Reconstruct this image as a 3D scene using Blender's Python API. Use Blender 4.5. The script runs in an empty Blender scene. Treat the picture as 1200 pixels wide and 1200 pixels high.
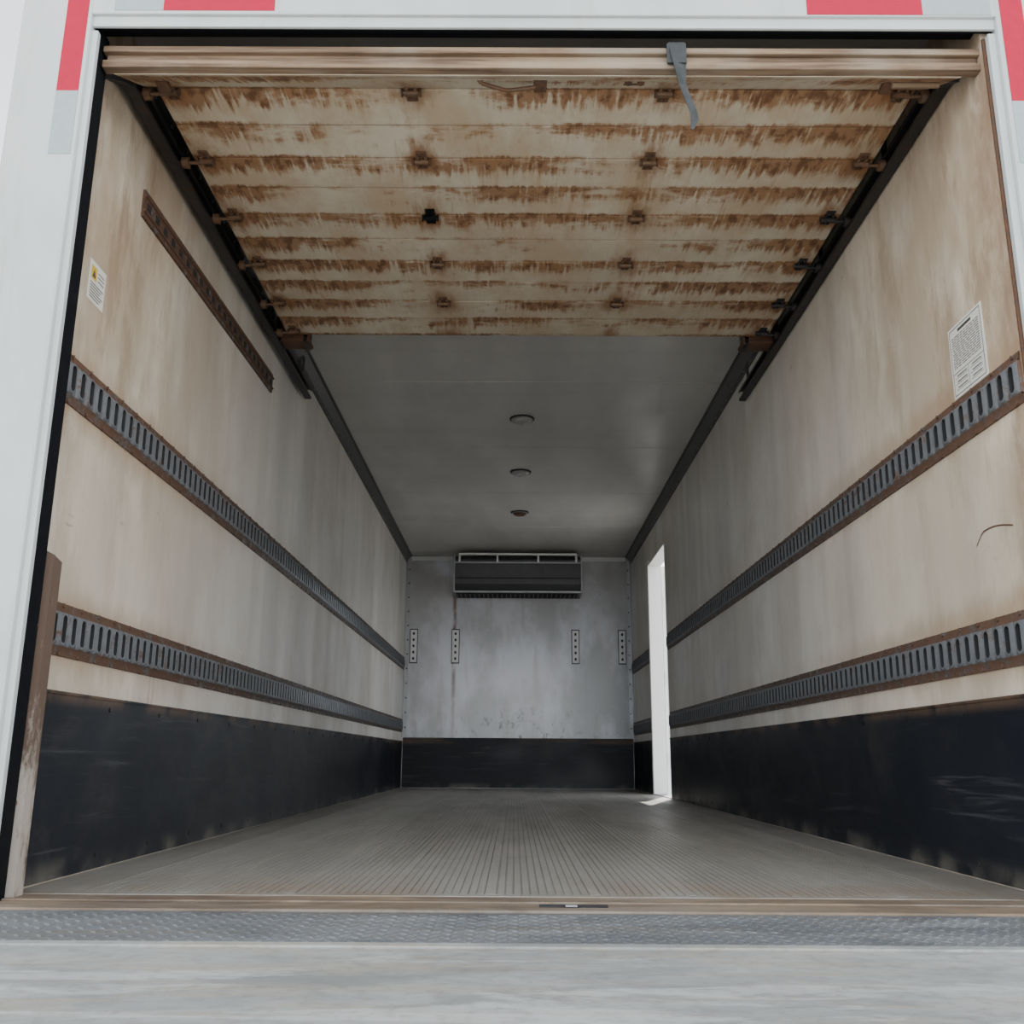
import bpy, bmesh, math, random
from mathutils import Vector, Matrix
random.seed(4)
S = bpy.context.scene

# ------------------------------------------------------------ layout (metres)
XL, XR = -1.155, 1.235          # interior side walls
YFL, YFR, YB = 2.34, 2.24, 10.34            # wall front / back wall
YR = 2.20                       # rear frame plane
ZC = 2.40                       # ceiling
DZ = 2.206                      # underside of the rolled-up door

# ------------------------------------------------------------ node helpers
class NT:
    def __init__(s, name):
        s.m = bpy.data.materials.new(name); s.m.use_nodes = True
        s.t = s.m.node_tree; s.n = s.t.nodes; s.l = s.t.links
        s.b = s.n['Principled BSDF']
        s.tc = s.n.new('ShaderNodeTexCoord')
        s.sep = s.n.new('ShaderNodeSeparateXYZ'); s.l.new(s.tc.outputs['Object'], s.sep.inputs[0])
    def _in(s, sock, v):
        if v is None: return
        if hasattr(v, 'is_output'): s.l.new(v, sock)
        else:
            if isinstance(v, (tuple, list)) and len(v) == 3 and sock.type == 'RGBA': v = (*v, 1)
            sock.default_value = v
    def xyz(s, i): return s.sep.outputs[i]
    def noise(s, scale=(1, 1, 1), sc=1.0, detail=4, rough=0.55, dist=0.0, off=(0, 0, 0)):
        mp = s.n.new('ShaderNodeMapping'); s.l.new(s.tc.outputs['Object'], mp.inputs[0])
        mp.inputs['Scale'].default_value = scale; mp.inputs['Location'].default_value = off
        t = s.n.new('ShaderNodeTexNoise'); s.l.new(mp.outputs[0], t.inputs['Vector'])
        t.inputs['Scale'].default_value = sc; t.inputs['Detail'].default_value = detail
        t.inputs['Roughness'].default_value = rough; t.inputs['Distortion'].default_value = dist
        return t.outputs['Fac']
    def ramp(s, v, a, b, lo=0.0, hi=1.0):
        r = s.n.new('ShaderNodeMapRange'); r.interpolation_type = 'SMOOTHSTEP'
        s._in(r.inputs['Value'], v)
        r.inputs['From Min'].default_value = a; r.inputs['From Max'].default_value = b
        r.inputs['To Min'].default_value = lo; r.inputs['To Max'].default_value = hi
        return r.outputs['Result']
    def math(s, op, a, b=None, c=None):
        m = s.n.new('ShaderNodeMath'); m.operation = op
        s._in(m.inputs[0], a); s._in(m.inputs[1], b)
        if c is not None: s._in(m.inputs[2], c)
        return m.outputs[0]
    def mul(s, *a):
        r = a[0]
        for k in a[1:]: r = s.math('MULTIPLY', r, k)
        return r
    def mix(s, f, a, b):
        m = s.n.new('ShaderNodeMix'); m.data_type = 'RGBA'
        s._in(m.inputs[0], f); s._in(m.inputs[6], a); s._in(m.inputs[7], b)
        return m.outputs[2]
    def bump(s, h, st=0.3, d=0.01):
        b = s.n.new('ShaderNodeBump'); b.inputs['Strength'].default_value = st
        b.inputs['Distance'].default_value = d
        s._in(b.inputs['Height'], h); s.l.new(b.outputs[0], s.b.inputs['Normal'])
    def out(s, col=None, rough=None, metal=None, spec=None):
        s._in(s.b.inputs['Base Color'], col); s._in(s.b.inputs['Roughness'], rough)
        s._in(s.b.inputs['Metallic'], metal); s._in(s.b.inputs['Specular IOR Level'], spec)
        return s.m

def simple(name, c, rough=0.5, metal=0.0, var=0.15, sc=12, spec=.5):
    t = NT(name); n = t.noise(sc=sc)
    c2 = tuple(x * (1 - 2 * var) for x in c)
    return t.out(t.mix(n, c, c2), t.ramp(n, .3, .7, max(rough - .08, .05), rough + .08), metal, spec)

def mat_wall(name, side):
    t = NT(name)
    Y, Z = t.xyz(1), t.xyz(2)
    o = 3.0 if side < 0 else 0.0
    st = t.noise((1, 2.0, .12), 1.0, 2, .5, off=(0, o, 0))                     # broad vertical bands
    st2 = t.noise((1, 6, .45), 1.0, 3, .55, off=(0, 3 + o, 1))
    bl = t.noise((1, 1.6, 1.3), 1.0, 7, .62, off=(0, o, 0))
    base = t.mix(t.ramp(Y, 2.3, 5.0), (.77, .685, .54), (.74, .72, .68))
    c = t.mix(t.math('MULTIPLY', t.ramp(st, .38, .64), .42), base, (.44, .42, .39))
    c = t.mix(t.math('MULTIPLY', t.ramp(st2, .46, .68), .26), c, (.40, .37, .32))
    c = t.mix(t.math('MULTIPLY', t.ramp(bl, .42, .64), .40), c, (.47, .42, .345))
    # brown water stains near the rear opening, heavier high up
    front = t.ramp(Y, 2.3, 4.6, 1.0, 0.0)
    hi = t.ramp(Z, .7, 1.9, .35, 1.0)
    sm = t.mul(front, hi, t.ramp(t.noise((1, 2.6, 1.0), 1.0, 8, .66, off=(0, 1.3 + o, 0)), .36, .58))
    c = t.mix(t.math('MULTIPLY', sm, .80), c, (.36, .265, .175))
    fine = t.mul(t.ramp(Y, 2.3, 3.8, 1.0, 0.0), hi, t.ramp(t.noise((1, 7, 2.2), 1.0, 9, .72, off=(0, 6.3 + o, 0)), .48, .62))
    c = t.mix(t.math('MULTIPLY', fine, .62), c, (.27, .175, .10))
    edge = t.mul(t.ramp(Y, 2.24, 2.50, 1, 0), t.ramp(t.noise((1, 6, 3), 1.0, 8, .7), .36, .58))
    c = t.mix(t.math('MULTIPLY', edge, .75), c, (.25, .155, .09))
    # rust seeping around the tracks
    for zt in (1.24, .61):
        dz = t.math('ABSOLUTE', t.math('SUBTRACT', Z, zt))
        dz = t.math('ADD', dz, t.math('MULTIPLY', t.math('SUBTRACT', t.noise((1, 9, 3), 1.0, 6, .7), .5), .18))
        m = t.mul(t.ramp(dz, .055, .135, 1, 0), t.ramp(Y, 2.3, 4.6, .85, .15))
        c = t.mix(t.math('MULTIPLY', m, .75), c, (.34, .22, .13))
    d = t.mul(t.ramp(t.noise((1, 20, 1.2), 1.0, 5, .6), .60, .72), t.ramp(Y, 2.3, 6.0, .85, .3), t.ramp(t.noise((1, 2, 2), 1.0, 3), .4, .6))
    c = t.mix(t.math('MULTIPLY', d, .5), c, (.25, .17, .11))
    sc = t.ramp(t.noise((1, 3.5, 9), 1.0, 8, .78), .64, .69)
    c = t.mix(t.math('MULTIPLY', sc, .5), c, (.15, .12, .10))
    t.bump(t.math('ADD', t.noise((1, 2.4, .12), 1.0, 1), t.math('MULTIPLY', bl, .2)), .34, .03)
    return t.out(c, t.ramp(bl, .3, .7, .30, .50), 0, .35)

def mat_back():
    t = NT('back_wall_paint')
    Z = t.xyz(2); X = t.xyz(0)
    n = t.noise((1.8, 1, 1.0), 1.0, 7, .64); n2 = t.noise((7, 1, 1.0), 1.0, 5)
    c = t.mix(t.ramp(n, .38, .62), (.64, .66, .71), (.42, .43, .44))  # bluish blotches paint light reflected from the opening into the wall colour
    c = t.mix(t.math('MULTIPLY', t.ramp(n2, .54, .70), .34), c, (.32, .30, .27))
    w = t.mul(t.ramp(Z, .5, 1.0, 1, 0), t.ramp(t.noise((12, 1, 8), 1.0, 6, .75), .56, .63), t.ramp(t.math('ABSOLUTE', X), .3, .9, 1, .25))
    c = t.mix(t.math('MULTIPLY', w, .85), c, (.07, .06, .06))
    top = t.mul(t.ramp(Z, 1.4, 2.3, 0, .7), t.ramp(t.noise((2, 1, 3), 1, 5), .35, .6))
    c = t.mix(top, c, (.34, .32, .29))
    dx = t.math('ABSOLUTE', t.math('ADD', X, .635))
    r = t.mul(t.ramp(dx, .0, .035, 1, 0), t.ramp(Z, .45, 1.25, .3, 1))
    r = t.mul(r, t.ramp(t.noise((9, 1, 5), 1.0, 4), .30, .55))
    c = t.mix(t.math('MULTIPLY', r, .9), c, (.16, .09, .06))
    t.bump(t.noise((1, 1, 1), 1.6, 2), .3, .02)
    return t.out(c, .22, 0, .5)

def mat_ceiling():
    t = NT('ceiling_panel_paint')
    n = t.noise((1, .35, 1), 3.0, 4); s = t.noise((.6, 2.5, 1), 1.0, 3); ss = t.noise((.5, 6, 1), 1.0, 3)
    c = t.mix(t.ramp(n, .3, .7), (.55, .54, .515), (.48, .47, .45))
    c = t.mix(t.math('MULTIPLY', t.ramp(ss, .5, .7), .2), c, (.38, .37, .35))
    t.bump(s, .25, .03)
    return t.out(c, t.ramp(n, .3, .7, .30, .44), 0, .45)

def mat_kick():
    t = NT('black_kick_panel')
    Z = t.xyz(2)
    n = t.noise((1, .8, 1.5), 1.5, 5, .6); sc = t.noise((2, 1.6, 34), 1.0, 7, .75, .6); sv = t.noise((1, 2.5, 3), 1.0, 9, .8)
    c = t.mix(t.ramp(n, .35, .7), (.005, .007, .012), (.011, .013, .018))
    c = t.mix(t.mul(t.ramp(sc, .55, .67), t.ramp(n, .38, .58), .45), c, (.085, .087, .09))
    c = t.mix(t.mul(t.ramp(sv, .52, .68), .30), c, (.055, .052, .048))
    top = t.mul(t.ramp(Z, .42, .46, 0, .9), t.ramp(t.noise((1, 6, 4), 1, 5), .40, .60))
    c = t.mix(top, c, (.11, .07, .045))
    low = t.mul(t.ramp(Z, 0, .07, .8, 0), t.ramp(t.noise(sc=5, detail=7), .42, .66))
    c = t.mix(low, c, (.13, .12, .10))
    t.bump(n, .2, .012)
    return t.out(c, t.ramp(n, .3, .7, .36, .54), 0, .24)

def mat_floor():
    t = NT('ribbed_aluminium_floor')
    n = t.noise((3, .5, 1), 1.2, 6, .65); n2 = t.noise((1, 1, 1), 2.2, 6, .65, .5)
    c = t.mix(t.ramp(n, .3, .7), (.38, .365, .335), (.28, .268, .243))
    c = t.mix(t.math('MULTIPLY', t.ramp(n2, .50, .68), .4), c, (.43, .415, .39))
    br = t.mul(t.ramp(t.xyz(1), 2.35, 2.9, .8, 0), t.ramp(n2, .35, .62))
    c = t.mix(br, c, (.26, .20, .14))
    sd = t.mul(t.ramp(t.math('ABSOLUTE', t.xyz(0)), .8, 1.2, 0, .5), t.ramp(n, .35, .65))
    c = t.mix(sd, c, (.22, .195, .16))
    # fine cross serration of the extrusions
    w = t.math('SINE', t.math('MULTIPLY', t.xyz(1), 2 * math.pi / .030))
    c = t.mix(t.ramp(w, .2, .9, 0, .22), c, (.16, .15, .135))
    t.bump(w, .25, .0015)
    return t.out(c, t.ramp(n, .3, .7, .38, .55), .2)

def mat_door():
    t = NT('roll_door_weathered_paint')
    X, Y = t.xyz(0), t.xyz(1)
    wob = t.math('MULTIPLY', t.math('SUBTRACT', t.noise((48, 3, 1), 1.0, 5, .65), .5), .9)
    ph = t.math('FRACT', t.math('DIVIDE', t.math('SUBTRACT', Y, 2.49 - 10 * .1725), .1725))
    near = t.math('MAXIMUM', t.ramp(t.math('ADD', ph, wob), -.10, .95, 1, 0), t.ramp(ph, .80, 1.0, 0, .8))
    streak = t.noise((75, 5.0, 1), 1.0, 5, .62)
    streak2 = t.noise((16, 6.0, 1), 1.0, 7, .68, off=(7, 0, 0))
    patch = t.noise((2.1, 4.6, 1), 1.0, 8, .72, off=(4, 1, 0))
    side = t.math('MAXIMUM', t.ramp(X, -1.05, -.70, .14, 0), t.ramp(X, .80, 1.15, 0, .13))
    pm = t.ramp(t.math('ADD', patch, side), .38, .62)
    s = t.math('ADD', t.math('MULTIPLY', streak, .5), t.math('MULTIPLY', streak2, .5))
    s = t.math('ADD', s, t.math('MULTIPLY', near, .17))
    mask = t.mul(t.ramp(near, 0, .7), t.ramp(s, .47, .71), pm)
    n = t.noise(sc=3)
    base = t.mix(t.ramp(n, .3, .7), (.62, .57, .46), (.51, .46, .36))
    soft = t.mul(t.ramp(t.noise((5, 2.4, 1), 1.0, 7, .68, off=(2, 0, 0)), .38, .62), .62)
    c = t.mix(soft, base, (.43, .315, .19))
    long = t.mul(t.ramp(t.noise((40, 1.5, 1), 1.0, 5, .6, off=(9, 3, 0)), .54, .68), t.ramp(patch, .40, .60))
    c = t.mix(t.math('MULTIPLY', long, .45), c, (.36, .22, .12))
    orange = t.mix(streak2, (.38, .20, .09), (.21, .10, .045))
    c = t.mix(t.math('MULTIPLY', t.ramp(mask, 0, .60), .88), c, orange)
    dk = t.mul(t.ramp(mask, .35, .85), t.ramp(t.noise((34, 16, 1), 1, 6), .44, .58))
    c = t.mix(t.math('MULTIPLY', dk, .75), c, (.11, .05, .026))
    ph2 = t.math('SUBTRACT', t.math('FRACT', t.math('DIVIDE', t.math('SUBTRACT', Y, 2.495 - 2.5 * .345), .345)), .5)
    yy = t.math('MULTIPLY', ph2, .345 * .5)
    for hx in (-.312, .432, -1.02, 1.125):
        dx = t.math('SUBTRACT', X, hx)
        r = t.math('SQRT', t.math('ADD', t.mul(dx, dx), t.mul(yy, yy)))
        r = t.math('ADD', r, t.math('MULTIPLY', t.math('SUBTRACT', t.noise((26, 7, 1), 1, 7, .7), .5), .16))
        c = t.mix(t.ramp(r, .0, .08, .88, 0), c, (.25, .12, .05))
    tight = t.mul(t.math('MAXIMUM', t.ramp(ph, .95, 1.0, 0, 1), t.ramp(ph, 0, .03, 1, 0)), t.ramp(t.noise((5, 1, 1), 1.0, 5), .32, .55))
    c = t.mix(t.math('MULTIPLY', tight, .7), c, (.17, .10, .055))
    return t.out(c, .6, 0, .25)

def mat_rusty(name, c1, c2, lo=.42, hi=.6, sc=14, metal=.5, frontbias=False, r1=(.055, .030, .022), r2=(.15, .070, .033)):
    t = NT(name)
    n = t.noise(sc=sc, detail=6, rough=.7); n2 = t.noise(sc=sc * 3, detail=4)
    f = t.ramp(n, lo, hi)
    if frontbias:
        f = t.math('MULTIPLY', f, t.ramp(t.xyz(1), 2.6, 5.5, 1.0, .35))
    rust = t.mix(n2, r1, r2)
    c = t.mix(f, t.mix(n2, c1, c2), rust)
    t.bump(n2, .3, .003)
    return t.out(c, t.ramp(f, 0, 1, .42, .85), t.ramp(f, 0, 1, metal, 0))

M = {}
M['wallL'] = mat_wall('wall_left_paint', -1)
M['wallR'] = mat_wall('wall_right_paint', 1)
M['back'] = mat_back(); M['ceil'] = mat_ceiling(); M['kick'] = mat_kick()
M['floor'] = mat_floor(); M['door'] = mat_door()
M['rust'] = mat_rusty('rusted_steel', (.06, .045, .04), (.04, .03, .028), .3, .5, 30, .2)
M['rustO'] = mat_rusty('orange_rust_steel', (.17, .11, .07), (.07, .045, .03), .42, .6, 60, .2, r1=(.045, .025, .018), r2=(.25, .12, .05))
M['galv'] = mat_rusty('galvanised_track', (.25, .265, .28), (.15, .16, .175), .54, .68, 16, .5, True)
M['flange'] = mat_rusty('track_flange_rusty', (.14, .13, .125), (.075, .068, .06), .33, .50, 18, .3, True, r1=(.045, .027, .020), r2=(.14, .068, .036))
M['darksteel'] = mat_rusty('dark_track_steel', (.030, .028, .030), (.016, .016, .017), .55, .75, 12, .2)
M['trimgrey'] = mat_rusty('grey_trim_angle', (.10, .10, .10), (.065, .065, .065), .6, .8, 14, .2)
M['evap'] = simple('evaporator_grey', (.075, .078, .08), .4, .2)
M['black'] = simple('black_rubber_and_shade', (.006, .007, .009), .8, spec=.12)  # rubber seals, also the black standing in for header-gap shade
M['slot'] = simple('slot_shadow_steel', (.018, .018, .02), .8)
M['alu'] = simple('aluminium_trim', (.40, .41, .42), .4, .5)
M['white'] = simple('white_enamel', (.74, .75, .74), .4, 0, .06)
M['lens'] = simple('dome_lens_plastic', (.42, .42, .40), .3, 0, .06)
M['label'] = simple('label_white', (.70, .69, .64), .5, 0, .06)
M['ink'] = simple('label_ink', (.07, .07, .07), .6)
M['yellow'] = simple('label_yellow', (.75, .5, .05), .5)
M['red'] = simple('red_reflective_tape_vinyl', (.44, .010, .042), .5, 0, .08, 40, .15)
M['tapew'] = simple('silver_reflective_tape_vinyl', (.34, .39, .40), .4, 0, .08, 40, .3)
M['strap'] = simple('webbing_strap', (.06, .066, .068), .8, 0, .2, 60, .2)
M['jamb'] = simple('jamb_white', (.8, .8, .78), .5, 0, .03)

def mat_frame():
    t = NT('rear_frame_paint')
    n = t.noise((1, 1, .6), 3, 6, .65); g = t.noise((6, 6, .7), 2.0, 6, .65, .5)
    c = t.mix(t.ramp(n, .35, .7), (.50, .53, .52), (.43, .46, .45))
    c = t.mix(t.math('MULTIPLY', t.ramp(g, .52, .72), .30), c, (.34, .33, .30))
    return t.out(c, .5, 0, .3)
M['frame'] = mat_frame()

def mat_plat(name, a, b, dirt, metal):
    t = NT(name)
    n = t.noise((.9, 2.2, 1), 2.0, 9, .70, .5); n2 = t.noise((1.2, 14, 1), 1.4, 7, .7, .4); n3 = t.noise(sc=34, detail=7, rough=.7)
    n4 = t.noise((1.3, 2.6, 1), 1.6, 8, .70, .6, off=(5, 2, 0)); n5 = t.noise((.7, 3, 1), 2.4, 8, .72, .6, off=(1, 7, 0))
    c = t.mix(t.ramp(n, .36, .64), a, b)
    c = t.mix(t.math('MULTIPLY', t.ramp(n2, .46, .62), .6), c, dirt)
    c = t.mix(t.math('MULTIPLY', t.ramp(n4, .50, .60), .45), c, tuple(x * .60 for x in b))
    c = t.mix(t.math('MULTIPLY', t.ramp(n5, .54, .61), .48), c, tuple(min(1, x * 1.4) for x in a))
    c = t.mix(t.math('MULTIPLY', t.ramp(n3, .46, .68), .35), c, (.15, .14, .13))
    t.bump(n3, .25, .004)
    return t.out(c, .6, metal, .3)
M['plat'] = mat_plat('weathered_platform_aluminium', (.37, .38, .37), (.26, .272, .27), (.34, .30, .235), .1)
M['tread'] = mat_plat('treadplate_steel', (.18, .19, .20), (.125, .135, .145), (.16, .145, .125), .2)
M['sill'] = mat_plat('worn_sill_steel', (.24, .18, .125), (.15, .11, .08), (.27, .24, .20), .1)

def mat_bar():
    t = NT('door_bottom_bar_wood')
    n = t.noise((1.2, 30, 30), 1.5, 6, .65, .3); n2 = t.noise((2, 3, 3), 1.0, 5)
    c = t.mix(t.ramp(n, .35, .65), (.24, .17, .11), (.10, .062, .04))
    c = t.mix(t.math('MULTIPLY', t.ramp(n2, .45, .65), .5), c, (.32, .28, .22))
    return t.out(c, .7, 0, .2)
M['bar'] = mat_bar()

def mat_ground():
    t = NT('concrete_yard')
    n = t.noise(sc=.8, detail=6)
    return t.out(t.mix(n, (.50, .49, .47), (.38, .37, .36)), .9)
M['ground'] = mat_ground()

def mat_plate_guard():
    t = NT('jamb_guard_plate')
    n = t.noise((18, 18, 5), 1.0, 8, .78); Z = t.xyz(2)
    f = t.ramp(t.math('ADD', n, t.ramp(Z, .05, .6, .10, -.16)), .44, .60)
    c = t.mix(f, (.105, .068, .048), (.36, .32, .27))
    return t.out(c, .7)
M['guard'] = mat_plate_guard()

# ------------------------------------------------------------ mesh builder
class MB:
    def __init__(s): s.v = []; s.f = []; s.mi = []; s.mats = []; s.sm = []
    def m(s, k):
        if k not in s.mats: s.mats.append(k)
        return s.mats.index(k)
    def add(s, vs, fs, k, smooth=False):
        o = len(s.v); s.v += [tuple(v) for v in vs]; i = s.m(k)
        for f in fs:
            s.f.append([o + a for a in f]); s.mi.append(i); s.sm.append(smooth)
        return s
    def box(s, x0, x1, y0, y1, z0, z1, k, bev=0.0):
        if x0 > x1: x0, x1 = x1, x0
        if bev <= 0:
            vs = [(x, y, z) for x in (x0, x1) for y in (y0, y1) for z in (z0, z1)]
            fs = [(0, 1, 3, 2), (4, 6, 7, 5), (0, 4, 5, 1), (2, 3, 7, 6), (0, 2, 6, 4), (1, 5, 7, 3)]
            return s.add(vs, fs, k)
        bm = bmesh.new(); bmesh.ops.create_cube(bm, size=1)
        for v in bm.verts:
            v.co = Vector(((x0 + x1) / 2 + v.co.x * (x1 - x0), (y0 + y1) / 2 + v.co.y * (y1 - y0), (z0 + z1) / 2 + v.co.z * (z1 - z0)))
        bmesh.ops.bevel(bm, geom=bm.edges[:], offset=bev, segments=2, affect='EDGES', profile=.6)
        return s.bm(bm, k)
    def bm(s, bm, k, smooth=False):
        bm.verts.index_update()
        s.add([v.co[:] for v in bm.verts], [[v.index for v in f.verts] for f in bm.faces], k, smooth); bm.free(); return s
    def cyl(s, p0, p1, r, k, n=14, r2=None):
        p0, p1 = Vector(p0), Vector(p1); d = p1 - p0
        bm = bmesh.new()
        bmesh.ops.create_cone(bm, cap_ends=True, segments=n, radius1=r, radius2=r if r2 is None else r2, depth=d.length)
        q = d.to_track_quat('Z', 'Y').to_matrix().to_4x4()
        bmesh.ops.transform(bm, matrix=Matrix.Translation((p0 + p1) / 2) @ q, verts=bm.verts[:])
        return s.bm(bm, k, True)
    def sweep(s, path, prof, side, k):
        n = len(prof); vs = []; fs = []
        for i, p in enumerate(path):
            a = Vector(path[max(i - 1, 0)]); b = Vector(path[min(i + 1, len(path) - 1)])
            t = (b - a); t.x = 0; t.normalize()
            nn = Vector((0, -t.z, t.y))
            for (u, w) in prof:
                q = Vector(p) + Vector((u * side, 0, 0)) + nn * w
                vs.append(q)
        for i in range(len(path) - 1):
            for j in range(n):
                a = i * n + j; b = i * n + (j + 1) % n
                fs.append((a, b, b + n, a + n))
        fs.append(tuple(range(n))); fs.append(tuple(range((len(path) - 1) * n, len(path) * n)))
        return s.add(vs, fs, k)
    def obj(s, name, parent=None, fixn=True):
        me = bpy.data.meshes.new(name); me.from_pydata(s.v, [], s.f)
        for k in s.mats: me.materials.append(M[k])
        for p, i, sm in zip(me.polygons, s.mi, s.sm): p.material_index = i; p.use_smooth = sm
        if fixn:
            b = bmesh.new(); b.from_mesh(me); bmesh.ops.recalc_face_normals(b, faces=b.faces[:]); b.to_mesh(me); b.free()
        me.update()
        if any(s.sm):
            try: me.set_sharp_from_angle(angle=math.radians(40))
            except Exception: pass
        o = bpy.data.objects.new(name, me); S.collection.objects.link(o)
        if parent: o.parent = parent
        return o

def empty(name):
    o = bpy.data.objects.new(name, None); o.empty_display_size = .1
    S.collection.objects.link(o); return o

# ------------------------------------------------------------ box shell
DY0, DY1, DZT = 7.95, 8.89, 2.03     # side door opening
b = MB(); b.box(XL - .06, XL, YFL, YB, 0, ZC, 'wallL'); b.obj('wall_left')
b = MB()
b.box(XR, XR + .06, YFR, DY0, 0, ZC, 'wallR')
b.box(XR, XR + .06, DY1, YB, 0, ZC, 'wallR')
b.box(XR, XR + .06, DY0, DY1, DZT, ZC, 'wallR')
b.obj('wall_right')
b = MB(); b.box(XL - .06, XR + .06, YB, YB + .08, 0, ZC, 'back'); b.obj('wall_back')
b = MB(); b.box(XL - .06, XR + .06, YR + .10, YB + .08, ZC, ZC + .06, 'ceil')
y = 5.3
while y < YB:
    b.box(XL + .06, XR - .06, y - .012, y + .012, ZC - .0025, ZC, 'ceil', .001); y += 1.22
b.obj('ceiling')

# ribbed floor
b = MB()
b.box(XL - .06, XR + .06, 2.365, YB, -.10, -.003, 'floor')
prof = []
plank = .235; pitch = .0195; side = .17
xs0 = XL + side; xs1 = XR - side
def strip(x0, x1, z): prof.append((x0, z)); prof.append((x1, z))
strip(XL, xs0 - .003, 0.0)
x = xs0
nextseam = xs0 + plank
while x < xs1 - .01:
    if x >= nextseam - .03:
        strip(x + .001, x + .024, 0.0012); x += .027; nextseam += plank
    else:
        strip(x + .0024, x + pitch - .0024, 0.0); x += pitch
strip(xs1 + .003, XR, 0.0)
vs = []; fs = []
for i in range(0, len(prof), 2):
    (x0, z), (x1, _) = prof[i], prof[i + 1]
    o = len(vs)
    for y in (2.40, YB):
        vs += [(x0 - .001, y, -.003), (x0, y, z), (x1, y, z), (x1 + .001, y, -.003)]
    fs += [(o, o + 1, o + 5, o + 4), (o + 1, o + 2, o + 6, o + 5), (o + 2, o + 3, o + 7, o + 6), (o, o + 3, o + 2, o + 1)]
b.add(vs, fs, 'floor')
b.box(XL - .06, XR + .06, 2.365, 2.398, -.02, .0008, 'floor')
b.obj('floor')

# kick panels
def kick(x, sgn, y0, y1, name):
    b = MB()
    a, c = (x, x + sgn * .006)
    b.box(a, c, y0, y1, 0.004, .455, 'kick')
    b.box(x, x + sgn * .010, y0, y1, .455, .462, 'kick')
    yy = y0 + .1
    while yy < y1 - .05:
        b.cyl((x + sgn * .005, yy, .43), (x + sgn * .009, yy, .43), .007, 'kick', 10)
        b.cyl((x + sgn * .005, yy, .04), (x + sgn * .009, yy, .04), .007, 'kick', 10)
        yy += .4
    b.obj(name)
kick(XL, 1, YFL, YB, 'baseboard_left')
kick(XR, -1, YFR, DY0, 'baseboard_right')
kick(XR, -1, DY1, YB, 'baseboard_right_front')
b = MB(); b.box(XL + .012, XR - .012, YB - .006, YB, .004, .49, 'kick'); b.box(XL + .012, XR - .012, YB - .01, YB, .49, .498, 'kick'); b.obj('baseboard_back')

# ceiling edge angles and corner trims
def rivets(b, p, dirv, n, step, axis, k, r=.006):
    for i in range(n):
        q = Vector(p) + Vector(dirv) * step * i
        b.cyl(q, q + Vector(axis) * .005, r, k, 8)
for side, x, sg in (('left', XL, 1), ('right', XR, -1)):
    b = MB()
    b.box(x, x + sg * .006, 2.6, YB, ZC - .085, ZC, 'trimgrey')
    b.box(x, x + sg * .055, 2.6, YB, ZC - .006, ZC, 'trimgrey')
    b.add([(x + sg * .006, 2.6, ZC - .05), (x + sg * .04, 2.6, ZC - .006), (x + sg * .04, YB, ZC - .006), (x + sg * .006, YB, ZC - .05)], [(0, 1, 2, 3)], 'trimgrey')
    rivets(b, (x + sg * .006, 2.7, ZC - .068), (0, 1, 0), 50, .15, (sg, 0, 0), 'alu')
    b.obj('trim_1' if side == 'left' else 'trim_2')
b = MB()
for x, sg in ((XL, 1), (XR, -1)):
    b.box(x + sg * .006, x + sg * .045, YB - .005, YB, .50, ZC - .03, 'alu')
    b.box(x, x + sg * .005, YB - .05, YB, .50, ZC - .03, 'alu')
    rivets(b, (x + sg * .03, YB - .005, .6), (0, 0, 1), 12, .15, (0, -1, 0), 'slot', .008)
b.obj('trim_3')
b = MB(); b.box(XL + .05, XR - .05, YB - .012, YB, ZC - .05, ZC - .008, 'white'); b.obj('trim_4')

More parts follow.
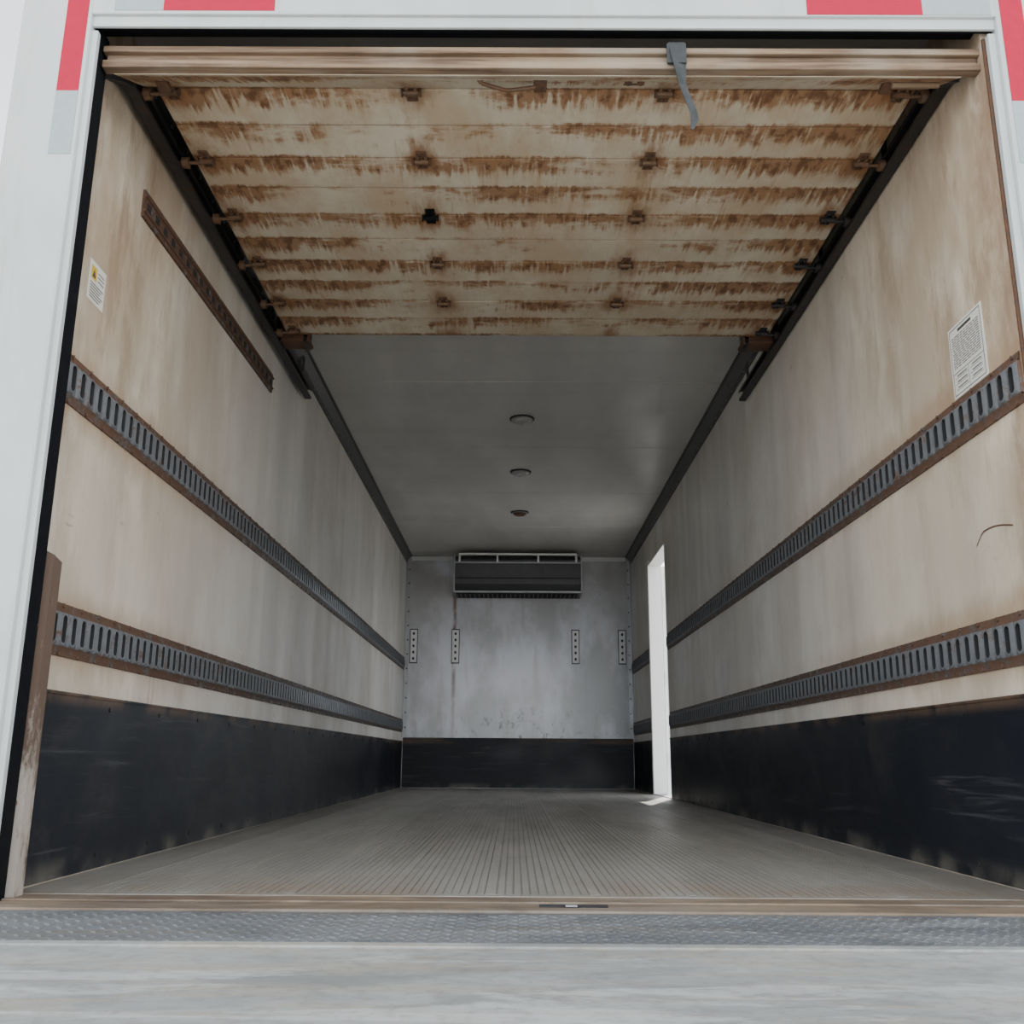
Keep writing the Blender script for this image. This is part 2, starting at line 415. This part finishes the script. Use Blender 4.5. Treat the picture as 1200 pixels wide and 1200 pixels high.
# ------------------------------------------------------------ E-track
def etrack(name, x, sg, y0, y1, z0, z1):
    x = x + sg * .0005
    b = MB(); N0, N1, NR, NB = .010, .010, .016, .0015
    zc = (z0 + z1) / 2; H = z1 - z0; pitch = .055
    n = int((y1 - y0) / pitch); pitch = (y1 - y0) / n
    hz = H / 2 - .024
    def P(s, z, d): return (x + sg * d, s, z)
    for (a, c) in ((z0, zc - hz), (zc + hz, z1)):
        inn = c if a == z0 else a; outr = a if a == z0 else c
        mid = (inn * .65 + outr * .35)
        b.add([P(y0, outr, .0), P(y1, outr, .0), P(y0, outr, .004), P(y1, outr, .004),
               P(y0, mid, .005), P(y1, mid, .005), P(y0, inn, N0), P(y1, inn, N0)],
              [(0, 1, 3, 2), (2, 3, 5, 4), (4, 5, 7, 6)], 'flange')
        y = y0 + .03
        while y < y1:
            zz = outr * .62 + mid * .38
            b.cyl(P(y, zz, .003), P(y, zz, .009), .006, 'flange', 6); y += .11
    K = 12
    w, h = .0115, hz - .007
    def stad(w, h):
        r = w; pts = []
        for i in range(K):
            a = 2 * math.pi * (i + .5) / K
            cz = (h - r) if math.sin(a) > 0 else -(h - r)
            pts.append((r * math.cos(a), cz + r * math.sin(a)))
        return pts
    inner = stad(w, h); rim = stad(w + .006, h + .005)
    for i in range(n):
        c = y0 + (i + .5) * pitch
        vs = []
        hp = pitch / 2
        for (u, v) in rim:
            a = math.atan2(v / hz, u / hp)
            cu, cv = math.cos(a), math.sin(a); m = max(abs(cu), abs(cv))
            vs.append(P(c + hp * cu / m, zc + hz * cv / m, N0))
        for (u, v) in rim: vs.append(P(c + u, zc + v, NR))
        for (u, v) in inner: vs.append(P(c + u, zc + v, NR))
        for (u, v) in inner: vs.append(P(c + u, zc + v, NB))
        fs = []
        for r in range(2):
            for j in range(K):
                a = r * K + j; d = r * K + (j + 1) % K
                fs.append((a, d, d + K, a + K))
        b.add(vs, fs, 'galv')
        o = len(b.v) - 4 * K; si = b.m('slot')
        for j in range(K):
            a = o + 2 * K + j; d = o + 2 * K + (j + 1) % K
            b.f.append([a, d, d + K, a + K]); b.mi.append(si); b.sm.append(False)
        b.add([P(c - hp, zc - hz, N0 - .0004), P(c + hp, zc - hz, N0 - .0004), P(c + hp, zc - h - .004, N0 - .0004), P(c - hp, zc - h - .004, N0 - .0004)], [(0, 1, 2, 3)], 'galv')
        b.add([P(c - hp, zc + hz, N0 - .0004), P(c + hp, zc + hz, N0 - .0004), P(c + hp, zc + h + .004, N0 - .0004), P(c - hp, zc + h + .004, N0 - .0004)], [(0, 1, 2, 3)], 'galv')
    b.add([P(y0, zc - hz, .001), P(y1, zc - hz, .001), P(y1, zc + hz, .001), P(y0, zc + hz, .001)], [(0, 1, 2, 3)], 'slot')
    b.add([P(y0, zc - hz, .0), P(y0, zc + hz, .0), P(y0, zc + hz, N0), P(y0, zc - hz, N0)], [(0, 1, 2, 3)], 'flange')
    return b.obj(name)
etrack('cargo_tie_down_track', XL, 1, YFL, YB - .05, 1.182, 1.312)
etrack('cargo_tie_down_track', XL, 1, YFL, YB - .05, .548, .680)
for (a, c) in ((YFR, DY0 - .03), (DY1 + .03, YB - .05)):
    etrack('cargo_tie_down_track', XR, -1, a, c, 1.150, 1.280)
    etrack('cargo_tie_down_track', XR, -1, a, c, .530, .660)

# short rusty upper rail on left wall (slightly rising)
b = MB()
L = 4.34 - 2.70; N = 22
def rp(s, w, d): return (XL + d, 2.70 + s * L, 1.958 + .05 * s + w)
b.add([rp(0, -.045, 0), rp(1, -.045, 0), rp(1, .045, 0), rp(0, .045, 0), rp(0, -.045, .008), rp(1, -.045, .008), rp(1, .045, .008), rp(0, .045, .008)],
      [(4, 5, 6, 7), (0, 1, 5, 4), (3, 2, 6, 7), (0, 4, 7, 3), (1, 2, 6, 5)], 'flange')
for w in (-.03, .02):
    b.add([rp(0, w, .008), rp(1, w, .008), rp(1, w + .010, .008), rp(0, w + .010, .008), rp(0, w + .002, .014), rp(1, w + .002, .014), rp(1, w + .008, .014), rp(0, w + .008, .014)],
          [(4, 5, 6, 7), (0, 1, 5, 4), (3, 2, 6, 7), (0, 4, 7, 3), (1, 2, 6, 5)], 'rust')
for i in range(N):
    s = (i + .5) / N
    p = Vector(rp(s, -.003, .009)); b.box(p.x - .001, p.x + .001, p.y - .014, p.y + .014, p.z - .014, p.z + .014, 'slot')
b.obj('wall_slat_rail')

# ------------------------------------------------------------ reefer evaporator unit
P_ = empty('refrigeration_evaporator_unit')
ux0, ux1 = -.62, .68; uy = 9.93
b = MB()
pr = [(YB - .005, 2.34), (uy + .10, 2.34), (uy, 2.28), (uy, 2.03), (uy + .05, 1.965), (YB - .005, 1.945)]
vs = [(ux0, y, z) for y, z in pr] + [(ux1, y, z) for y, z in pr]
n = len(pr)
b.add(vs, [tuple(range(n)), tuple(range(n, 2 * n))] + [(i, (i + 1) % n, (i + 1) % n + n, i + n) for i in range(n)], 'evap')
b.obj('housing', P_)
b = MB()
b.box(ux0 - .012, ux0 + .004, uy - .015, YB - .015, 1.94, 2.33, 'alu', .004)
b.box(ux1 - .004, ux1 + .012, uy - .015, YB - .015, 1.94, 2.33, 'alu', .004)
b.box(ux0, ux1, uy - .014, uy + .002, 2.245, 2.258, 'alu')
b.box(ux0, ux1, uy + .02, uy + .06, 1.945, 1.962, 'alu')
b.box(ux0 + .01, ux1 - .01, uy - .008, uy + .002, 2.085, 2.095, 'slot')
b.obj('edge_caps', P_)
b = MB()
b.cyl((ux0 + .05, uy - .03, 2.335), (ux1 - .05, uy - .03, 2.335), .013, 'white')
for x in (ux0 + .05, -.18, .24, ux1 - .05):
    b.cyl((x, uy - .03, 2.335), (x, uy + .07, 2.32), .010, 'white')
    b.box(x - .010, x + .010, uy - .018, uy, 2.26, 2.335, 'white')
b.obj('pipe_guard', P_)
b = MB()
b.box(ux0 + .03, ux1 - .03, uy + .075, YB - .03, 1.942, 1.950, 'slot')
for i in range(26):
    x = ux0 + .06 + i * (ux1 - ux0 - .12) / 25
    b.box(x - .004, x + .004, uy + .08, YB - .05, 1.936, 1.945, 'evap')
b.obj('return_grille', P_)

# back-wall vertical tie rails
for x in (-1.06, -.62, .64, 1.13):
    b = MB()
    b.box(x - .042, x + .042, YB - .006, YB - .0, 1.255, 1.615, 'slot')
    b.box(x - .035, x + .035, YB - .014, YB - .005, 1.265, 1.605, 'white', .003)
    for i in range(5):
        z = 1.305 + i * .065
        b.box(x - .010, x + .010, YB - .0150, YB - .013, z - .013, z + .013, 'slot')
    b.obj('vertical_tie_rail')

# dome lights
for y in (5.92, 7.12, 8.38):
    b = MB(); cx = .04
    b.cyl((cx, y, ZC), (cx, y, ZC - .008), .078, 'slot', 32)
    b.cyl((cx, y, ZC - .008), (cx, y, ZC - .014), .070, 'alu', 32)
    b.cyl((cx, y, ZC - .014), (cx, y, ZC - .028), .058, 'lens' if y < 8 else 'rust', 32, .045)
    b.obj('dome_light')

# ------------------------------------------------------------ rear frame
FR = empty('rear_door_frame')
b = MB()
b.box(-1.315, -1.128, YR, YR + .10, -.25, 2.62, 'frame', .008)
b.box(-1.13, -1.112, YR + .012, YR + .03, -.02, 2.17, 'frame', .003)
b.box(1.262, 1.46, YR, YR + .10, -.25, 2.62, 'frame', .008)
b.box(1.242, 1.264, YR + .012, YR + .03, -.02, 2.17, 'frame', .003)
b.box(-1.13, 1.264, YR, YR + .06, 2.212, 2.62, 'frame', .004)
b.box(-1.129, 1.263, YR + .010, YR + .020, 2.181, 2.214, 'frame', .003)
b.obj('posts_and_header', FR)
# dark weather seals between the frame and the walls; black strips as header-gap shade
b = MB()
b.box(-1.215, -1.158, YFL - .01, YFL - .001, 0, ZC, 'black')
b.box(-1.128, -1.118, YR + .035, YR + .095, 0, 2.2, 'black')
b.box(1.252, 1.262, YR + .041, YR + .095, 0, 2.2, 'rust')
b.box(1.236, 1.258, YR + .032, YR + .038, 0, 2.17, 'rust')
b.box(-1.128, 1.262, YR + .022, YR + .030, 2.184, 2.212, 'black')  # black strip stands in for the shadow under the header
b.box(-1.15, 1.262, YR + .062, YR + .09, 2.215, ZC - .005, 'black')  # black sheet gives the gap above the door bar its shade
b.obj('seal_and_gap_shade', FR)
# guard plate
b = MB()
b.add([(-1.152, 2.300, 0), (-1.102, 2.300, 0), (-1.102, 2.300, .77), (-1.152, 2.300, .795), (-1.152, 2.306, 0), (-1.102, 2.306, 0), (-1.102, 2.306, .77), (-1.152, 2.306, .795),
       (-1.102, 2.345, 0), (-1.102, 2.345, .76)],
      [(0, 1, 2, 3), (4, 5, 6, 7), (0, 4, 7, 3), (3, 2, 6, 7), (1, 8, 9, 2)], 'guard')
b.cyl((-1.125, 2.293, .6), (-1.125, 2.301, .6), .008, 'rust', 10)
b.cyl((-1.125, 2.293, .2), (-1.125, 2.301, .2), .008, 'rust', 10)
b.obj('jamb_guard_plate')

# tapes
def tape(x0, x1, z0, z1, k):
    b = MB(); b.box(x0, x1, YR - .0015, YR, z0, z1, k); b.obj('red_reflective_tape' if k == 'red' else 'silver_reflective_tape', FR)
tape(-1.195, -1.138, 1.975, 2.29, 'red'); tape(-1.195, -1.138, 1.79, 1.975, 'tapew')
tape(1.275, 1.335, 1.955, 2.29, 'red'); tape(1.275, 1.335, 1.775, 1.955, 'tapew')
tape(-.94, -.645, 2.222, 2.275, 'red'); tape(-1.07, -.94, 2.222, 2.275, 'tapew')
tape(.765, 1.07, 2.216, 2.270, 'red'); tape(1.07, 1.25, 2.216, 2.270, 'tapew')

# exterior skin (box sides and roof)
b = MB()
b.box(XL - .10, XL - .06, YR + .1, YB + .08, -.15, ZC + .10, 'white')
b.box(XR + .06, XR + .10, YR + .1, DY0, -.15, ZC + .10, 'white')
b.box(XR + .06, XR + .10, DY1, YB + .08, -.15, ZC + .10, 'white')
b.box(XR + .06, XR + .10, DY0, DY1, DZT, ZC + .10, 'white')
b.box(XR + .06, XR + .10, DY0, DY1, -.15, -.01, 'white')
b.box(XL - .10, XR + .10, YR + .1, YB + .12, ZC + .06, ZC + .12, 'white')
b.box(XL - .10, XR + .10, YB + .08, YB + .12, -.15, ZC + .12, 'white')
b.obj('truck_body_skin')

# side door opening: jamb liner + opened leaf folded against the outside
b = MB()
b.box(XR - .012, XR + .105, DY1 - .012, DY1, 0, DZT, 'jamb')
b.box(XR - .004, XR + .105, DY0, DY0 + .012, 0, DZT, 'jamb')
b.box(XR - .012, XR + .105, DY0 + .012, DY1 - .012, DZT - .012, DZT, 'jamb')
b.box(XR - .012, XR + .105, DY0 + .012, DY1 - .012, -.008, .006, 'alu')
b.box(XR - .016, XR, DY1 - .0, DY1 + .045, 0, DZT + .04, 'jamb', .004)
b.obj('trim_5')
P_ = empty('door_1')
b = MB(); b.box(XR + .115, XR + .155, DY1 + .04, DY1 + .98, .0, DZT, 'white', .005); b.obj('leaf', P_)
b = MB()
for z in (.3, 1.0, 1.7):
    b.cyl((XR + .112, DY1 + .02, z - .05), (XR + .112, DY1 + .02, z + .05), .010, 'alu')
    b.box(XR + .10, XR + .120, DY1 + .02, DY1 + .10, z - .04, z + .04, 'alu')
b.obj('hinges', P_)

# ------------------------------------------------------------ roll-up door
P_ = empty('roll_up_door'); RD = P_
dx0, dx1 = -1.060, 1.165
b = MB(); J = .345; Y0 = 2.49
b.box(dx0, dx1, Y0, Y0 + 5 * J + .02, DZ + .006, DZ + .024, 'door')
for i in range(10):
    a = Y0 + i * J / 2; c = a + J / 2
    g = .0035 if i % 2 == 0 else .002
    h = .002 if i % 2 == 0 else .0035
    b.box(dx0, dx1, a + g, c - h, DZ, DZ + .008, 'door', .002)
b.obj('panels', P_)
b = MB()
def bp(y, z, dz): return [(dx0 - .03, y, z + dz), (dx1 + .03, y, z + dz)]
vs = bp(2.28, 2.088, 0) + bp(Y0 - .003, DZ, 0) + bp(2.28, 2.088, .025) + bp(Y0 - .003, DZ, .025)
b.add(vs, [(0, 1, 3, 2), (4, 5, 7, 6), (0, 1, 5, 4), (2, 3, 7, 6), (0, 2, 6, 4), (1, 3, 7, 5)], 'door')
b.obj('bottom_panel', P_)
b = MB()
b.box(-1.112, 1.238, 2.252, 2.285, 2.090, 2.112, 'bar', .004)
b.box(-1.105, 1.232, 2.264, 2.285, 2.110, 2.136, 'bar', .003)
b.box(-1.112, 1.238, 2.250, 2.285, 2.135, 2.154, 'bar', .004)
b.obj('bottom_bar', P_)
# hinges
def hinge(b, x, y, k, z=DZ, s=1.0):
    k2 = 'rust' if k == 'rustO' else k
    b.box(x - .018 * s, x + .018 * s, y - .050 * s, y - .008 * s, z - .004, z, k, .0015)
    b.box(x - .018 * s, x + .018 * s, y + .008 * s, y + .050 * s, z - .004, z, k, .0015)
    b.cyl((x - .024 * s, y, z - .010), (x + .024 * s, y, z - .010), .010 * s, k, 12)
    for u in (-1, 1):
        b.cyl((x + u * .026 * s, y, z - .010), (x + u * .031 * s, y, z - .010), .013 * s, k2, 10)
        b.box(x + u * .014 * s - .005, x + u * .014 * s + .005, y - .024 * s, y + .024 * s, z - .009, z, k, .002)
    for dy in (-.036, .036):
        for u in (-.008, .008):
            b.cyl((x + u * s, y + dy * s, z - .009), (x + u * s, y + dy * s, z - .003), .006 * s, k2, 6)
for x, tag in ((-.312, 0), (.432, 1)):
    for i in range(5):
        b = MB(); hinge(b, x, Y0 + i * J + .005, 'black' if (tag == 0 and i == 2) else 'rustO', DZ, .95)
        b.obj('hinge_%d' % (tag * 5 + i), P_)
for x, sg, tag in ((-1.02, -1, 0), (1.125, 1, 1)):
    for i in range(6):
        y = Y0 + i * J + .005 if i < 5 else Y0 + 5 * J - .05
        k = 'rustO' if (tag == 0 or i < 2) else 'darksteel'
        b = MB(); hinge(b, x, y, k, DZ, .9)
        b.cyl((x, y, DZ - .016), (x + sg * .09, y, DZ - .016), .006, k, 10)
        b.cyl((x + sg * .055, y, DZ - .016), (x + sg * .075, y, DZ - .016), .019, k, 16)
        b.obj('roller_%d' % (tag * 6 + i), P_)
# latch on the bottom panel
b = MB()
def slope(y): return 2.088 + (y - 2.28) / (Y0 - .003 - 2.28) * (DZ - 2.088)
y = 2.37
b.box(.045, .082, y - .025, y + .025, slope(y) - .018, slope(y) + .012, 'rust', .003)
b.cyl((.05, y, slope(y) - .018), (-.03, y + .01, slope(y) - .022), .0055, 'rustO', 10)
b.cyl((-.03, y + .01, slope(y) - .022), (-.10, y - .01, slope(y) - .014), .0055, 'rustO', 10)
b.cyl((-.10, y - .01, slope(y) - .014), (-.11, y - .02, slope(y) - .004), .007, 'rustO', 10)
for x in (.31, .345):
    b.cyl((x, y, slope(y) - .006), (x, y, slope(y) + .004), .010, 'rust', 10)
b.box(.30, .355, y + .02, y + .032, slope(y + .03) - .004, slope(y + .03) + .006, 'rust')
b.obj('latch', P_)
b = MB()
b.cyl((1.04, 2.36, 2.125), (1.17, 2.36, 2.125), .009, 'bar', 12)
b.box(1.02, 1.05, 2.36, 2.41, 2.130, 2.145, 'rust', .003)
b.box(-1.02, -.985, 2.38, 2.43, 2.14, 2.155, 'rust', .003)
b.obj('end_fittings', P_)

# end brackets
for x0, x1 in ((-1.125, -.965), (1.055, 1.225)):
    b = MB(); y = Y0 + 5 * J + .03
    b.box(x0, x1, y, y + .02, 2.20, 2.31, 'rust', .004)
    b.box(x0, x1, y, y + .10, 2.185, 2.20, 'rust', .004)
    b.cyl((x0 + .02, y + .06, 2.25), (x1 - .02, y + .06, 2.25), .030, 'darksteel', 20)
    b.box(x0 + .01, x0 + .03, y, y + .10, 2.18, ZC, 'darksteel', .002)
    b.box(x1 - .03, x1 - .01, y, y + .10, 2.18, ZC, 'darksteel', .002)
    b.obj('spring_bracket', RD)

# curved door tracks
def track(name, xv, xh, sg, vert):
    path = []; yv = 2.300; R = .13; zt = 2.06
    if vert:
        for i in range(10): path.append((xv, yv, i * zt / 9))
    for i in range(7 if not vert else 1, 13):
        a = math.pi / 2 * i / 12
        x = xv + (xh - xv) * max(0, (i - 4)) / 8
        path.append((x, yv + R * (1 - math.cos(a)), zt + R * math.sin(a)))
    zz = path[-1][2]; yy = path[-1][1]
    for i in range(1, 9): path.append((xh, yy + (4.95 - yy) * i / 8, zz))
    prof = [(0, -.028), (.034, -.028), (.034, -.016), (.030, -.016), (.030, -.024), (.004, -.024), (.004, .024), (.030, .024), (.030, .016), (.034, .016), (.034, .028), (0, .028)]
    b = MB(); b.sweep(path, prof, sg, 'darksteel')
    for y in (2.9, 3.6, 4.88):
        b.box(xh - sg * .003, xh, y - .02, y + .02, zz - .02, ZC, 'darksteel')
        b.box(xh - sg * .02, xh, y - .02, y + .02, ZC - .012, ZC - .006, 'darksteel')
    b.obj(name, RD)
track('track_left', -1.208, -1.130, 1, True)
track('track_right', 1.232, 1.228, -1, False)

# pull strap
b = MB()
pts = [(.425, 2.243, 2.165, .022), (.428, 2.240, 2.12, .022), (.432, 2.242, 2.085, .018), (.440, 2.262, 2.05, .010), (.455, 2.268, 2.01, .009), (.466, 2.262, 1.97, .009), (.470, 2.270, 1.945, .010), (.462, 2.265, 1.915, .004)]
vs = []; fs = []
for i, (x, y, z, w) in enumerate(pts):
    tw = .4 * math.sin(i * .9)
    vs += [(x - w * math.cos(tw), y - w * math.sin(tw), z), (x + w * math.cos(tw), y + w * math.sin(tw), z),
           (x + w * math.cos(tw), y + w * math.sin(tw) + .003, z), (x - w * math.cos(tw), y - w * math.sin(tw) + .003, z)]
    if i:
        o = (i - 1) * 4
        fs += [(o + j, o + (j + 1) % 4, o + 4 + (j + 1) % 4, o + 4 + j) for j in range(4)]
fs += [(0, 1, 2, 3), tuple(len(vs) - 4 + j for j in range(4))]
b.add(vs, fs, 'strap')
b.box(.398, .450, 2.240, 2.249, 2.10, 2.160, 'strap', .002)
b.obj('pull_strap')

# ------------------------------------------------------------ labels
def label(name, x, sg, y0, y1, z0, z1, tilt=0.0, rows=14):
    b = MB()
    def q(u, w, d): return (x + sg * d, y0 + u * (y1 - y0), z0 + w * (z1 - z0) + tilt * (u - .5))
    b.add([q(0, 0, .0015), q(1, 0, .0015), q(1, 1, .0015), q(0, 1, .0015), q(0, 0, 0), q(1, 0, 0), q(1, 1, 0), q(0, 1, 0)],
          [(0, 1, 2, 3), (0, 1, 5, 4), (2, 3, 7, 6), (1, 2, 6, 5), (0, 3, 7, 4)], 'label')
    def r(u0, u1, w0, w1, k='ink'):
        b.add([q(u0, w0, .0022), q(u1, w0, .0022), q(u1, w1, .0022), q(u0, w1, .0022)], [(0, 1, 2, 3)], k)
    return b, r
b, r = label('l', XR, -1, 2.40, 2.60, 1.285, 1.492)
for (u0, u1, w0, w1) in ((.04, .96, .955, .965), (.04, .96, .035, .045), (.04, .05, .04, .96), (.95, .96, .04, .96)): r(u0, u1, w0, w1)
r(.3, .7, .88, .92)
for i in range(14):
    w = .83 - i * .033
    u = .1
    while u < .88:
        l = random.uniform(.05, .16); r(u, min(u + l, .9), w, w + .012); u += l + .02
for (u0, u1) in ((.1, .45), (.52, .9)):
    for w in (.10, .18, .26):
        r(u0, u1, w, w + .006); r(u0 + .03, u1 - .05, w + .025, w + .04)
r(.495, .502, .05, .34); r(.05, .95, .335, .343)
b.obj('certification_label')
b, r = label('l', XL, 1, 2.415, 2.515, 1.50, 1.615, .0)
r(.08, .42, .55, .88, 'yellow')
b.add([(XL + .0026, 2.415 + .1 * .14, 1.50 + .115 * .60), (XL + .0026, 2.415 + .1 * .36, 1.50 + .115 * .60), (XL + .0026, 2.415 + .1 * .25, 1.50 + .115 * .83)], [(0, 1, 2)], 'ink')
for i in range(6): r(.08, .9 - .1 * (i % 3), .44 - i * .07, .465 - i * .07)
for i in range(3): r(.5, .9, .80 - i * .1, .825 - i * .1)
b.obj('warning_label')

# scratch on right wall: thin dark gouge
b = MB(); pts = []
for i in range(14):
    s = i / 13; pts.append((2.37 + .20 * s, .872 + .020 * math.sin(s * 2.6) - (.022 * (s - .8) / .2 if s > .8 else 0)))
vs = []; fs = []
for i, (y, z) in enumerate(pts):
    vs += [(XR - .001, y, z - .0022), (XR - .001, y, z + .0022)]
    if i: fs.append((2 * i - 2, 2 * i, 2 * i + 1, 2 * i - 1))
b.add(vs, fs, 'rust'); b.obj('wall_gouge', fixn=False)

# ------------------------------------------------------------ sill, treadplate, liftgate
b = MB()
b.box(-1.108, 1.238, 2.160, 2.362, -.10, .0, 'sill', .004)
b.box(-1.108, 1.238, 2.262, 2.278, -.02, .003, 'sill', .001)
b.box(.055, .200, 2.205, 2.222, -.004, .004, 'slot', .001)
b.box(.11, .135, 2.196, 2.212, .002, .0055, 'alu', .001)
b.obj('threshold_sill')
P_ = empty('liftgate_platform')
b = MB()
b.box(-1.5, 1.6, 1.81, 2.156, -.05, -.005, 'tread')
pit = .040
ny = int(.33 / (pit / 2)); nx = int(3.06 / pit)
for j in range(ny):
    y = 1.825 + j * pit / 2
    for i in range(nx):
        x = -1.48 + i * pit + (pit / 2 if j % 2 else 0)
        a = math.radians(45 if (j % 2) else -45); ca, sa = math.cos(a), math.sin(a)
        L, W = .0145, .0048
        q = []
        for (u, v, h) in ((-L, 0, 0), (0, -W, 0), (L, 0, 0), (0, W, 0), (-L * .5, 0, .0024), (L * .5, 0, .0024)):
            q.append((x + u * ca - v * sa, y + u * sa + v * ca, -.005 + h))
        b.add(q, [(0, 1, 5, 4), (1, 2, 5), (2, 3, 4, 5), (3, 0, 4)], 'tread')
b.obj('treadplate_flap', P_, fixn=False)
b = MB()
b.box(-1.5, 1.6, 1.775, 1.807, -.055, -.002, 'plat', .003)
b.box(-1.5, 1.6, .55, 1.772, -.06, -.006, 'plat', .003)
b.obj('deck', P_)
b = MB()
for x in (-.95, -.2, .6, 1.1):
    b.cyl((x - .06, 2.158, -.075), (x + .06, 2.158, -.075), .02, 'rust', 14)
b.obj('hinge_barrels', P_)

# ground
b = MB(); b.add([(-60, -60, -1.15), (60, -60, -1.15), (60, 90, -1.15), (-60, 90, -1.15)], [(0, 1, 2, 3)], 'ground'); b.obj('ground', fixn=False)

# ------------------------------------------------------------ world + sun
W = bpy.data.worlds.new('sky'); S.world = W; W.use_nodes = True
nt = W.node_tree; bg = nt.nodes['Background']
tc = nt.nodes.new('ShaderNodeTexCoord'); nz = nt.nodes.new('ShaderNodeTexNoise'); nz.inputs['Scale'].default_value = 2.2
nz.inputs['Detail'].default_value = 6
nt.links.new(tc.outputs['Generated'], nz.inputs['Vector'])
rmp = nt.nodes.new('ShaderNodeValToRGB'); rmp.color_ramp.elements[0].position = .38; rmp.color_ramp.elements[1].position = .62
rmp.color_ramp.elements[0].color = (.78, .88, 1.0, 1); rmp.color_ramp.elements[1].color = (1.0, 1.0, 1.0, 1)
nt.links.new(nz.outputs['Fac'], rmp.inputs['Fac']); nt.links.new(rmp.outputs['Color'], bg.inputs['Color'])
# hazy sky: brighter towards the horizon
sx = nt.nodes.new('ShaderNodeSeparateXYZ'); nt.links.new(tc.outputs['Generated'], sx.inputs[0])
mr = nt.nodes.new('ShaderNodeMapRange'); mr.interpolation_type = 'SMOOTHSTEP'
nt.links.new(sx.outputs[2], mr.inputs['Value'])
mr.inputs['From Min'].default_value = .08; mr.inputs['From Max'].default_value = .60
mr.inputs['To Min'].default_value = 5.0; mr.inputs['To Max'].default_value = 1.8
nt.links.new(mr.outputs['Result'], bg.inputs['Strength'])

sl = bpy.data.lights.new('sun', 'SUN'); sl.energy = 8.0; sl.angle = math.radians(1.0); sl.color = (1, .95, .88)
so = bpy.data.objects.new('sun', sl); S.collection.objects.link(so)
so.rotation_euler = Vector((-.42, -1.5, -2.0)).to_track_quat('-Z', 'Y').to_euler(); so.location = (3, 12, 14)

# ------------------------------------------------------------ camera
cd = bpy.data.cameras.new('camera'); cam = bpy.data.objects.new('camera', cd); S.collection.objects.link(cam)
cd.sensor_width = 36; cd.sensor_fit = 'HORIZONTAL'; cd.lens = 36 * 1150 / 1200
cd.clip_start = .02; cd.clip_end = 300
R = Matrix.Rotation(.0034, 4, 'Z') @ Matrix.Rotation(math.radians(90 + 14.04), 4, 'X') @ Matrix.Rotation(.0061, 4, 'Z')
cam.matrix_world = Matrix.Translation((0, 0, .306)) @ R
S.camera = cam
S.view_settings.view_transform = 'AgX'
S.view_settings.look = 'None'
S.view_settings.exposure = 0.22
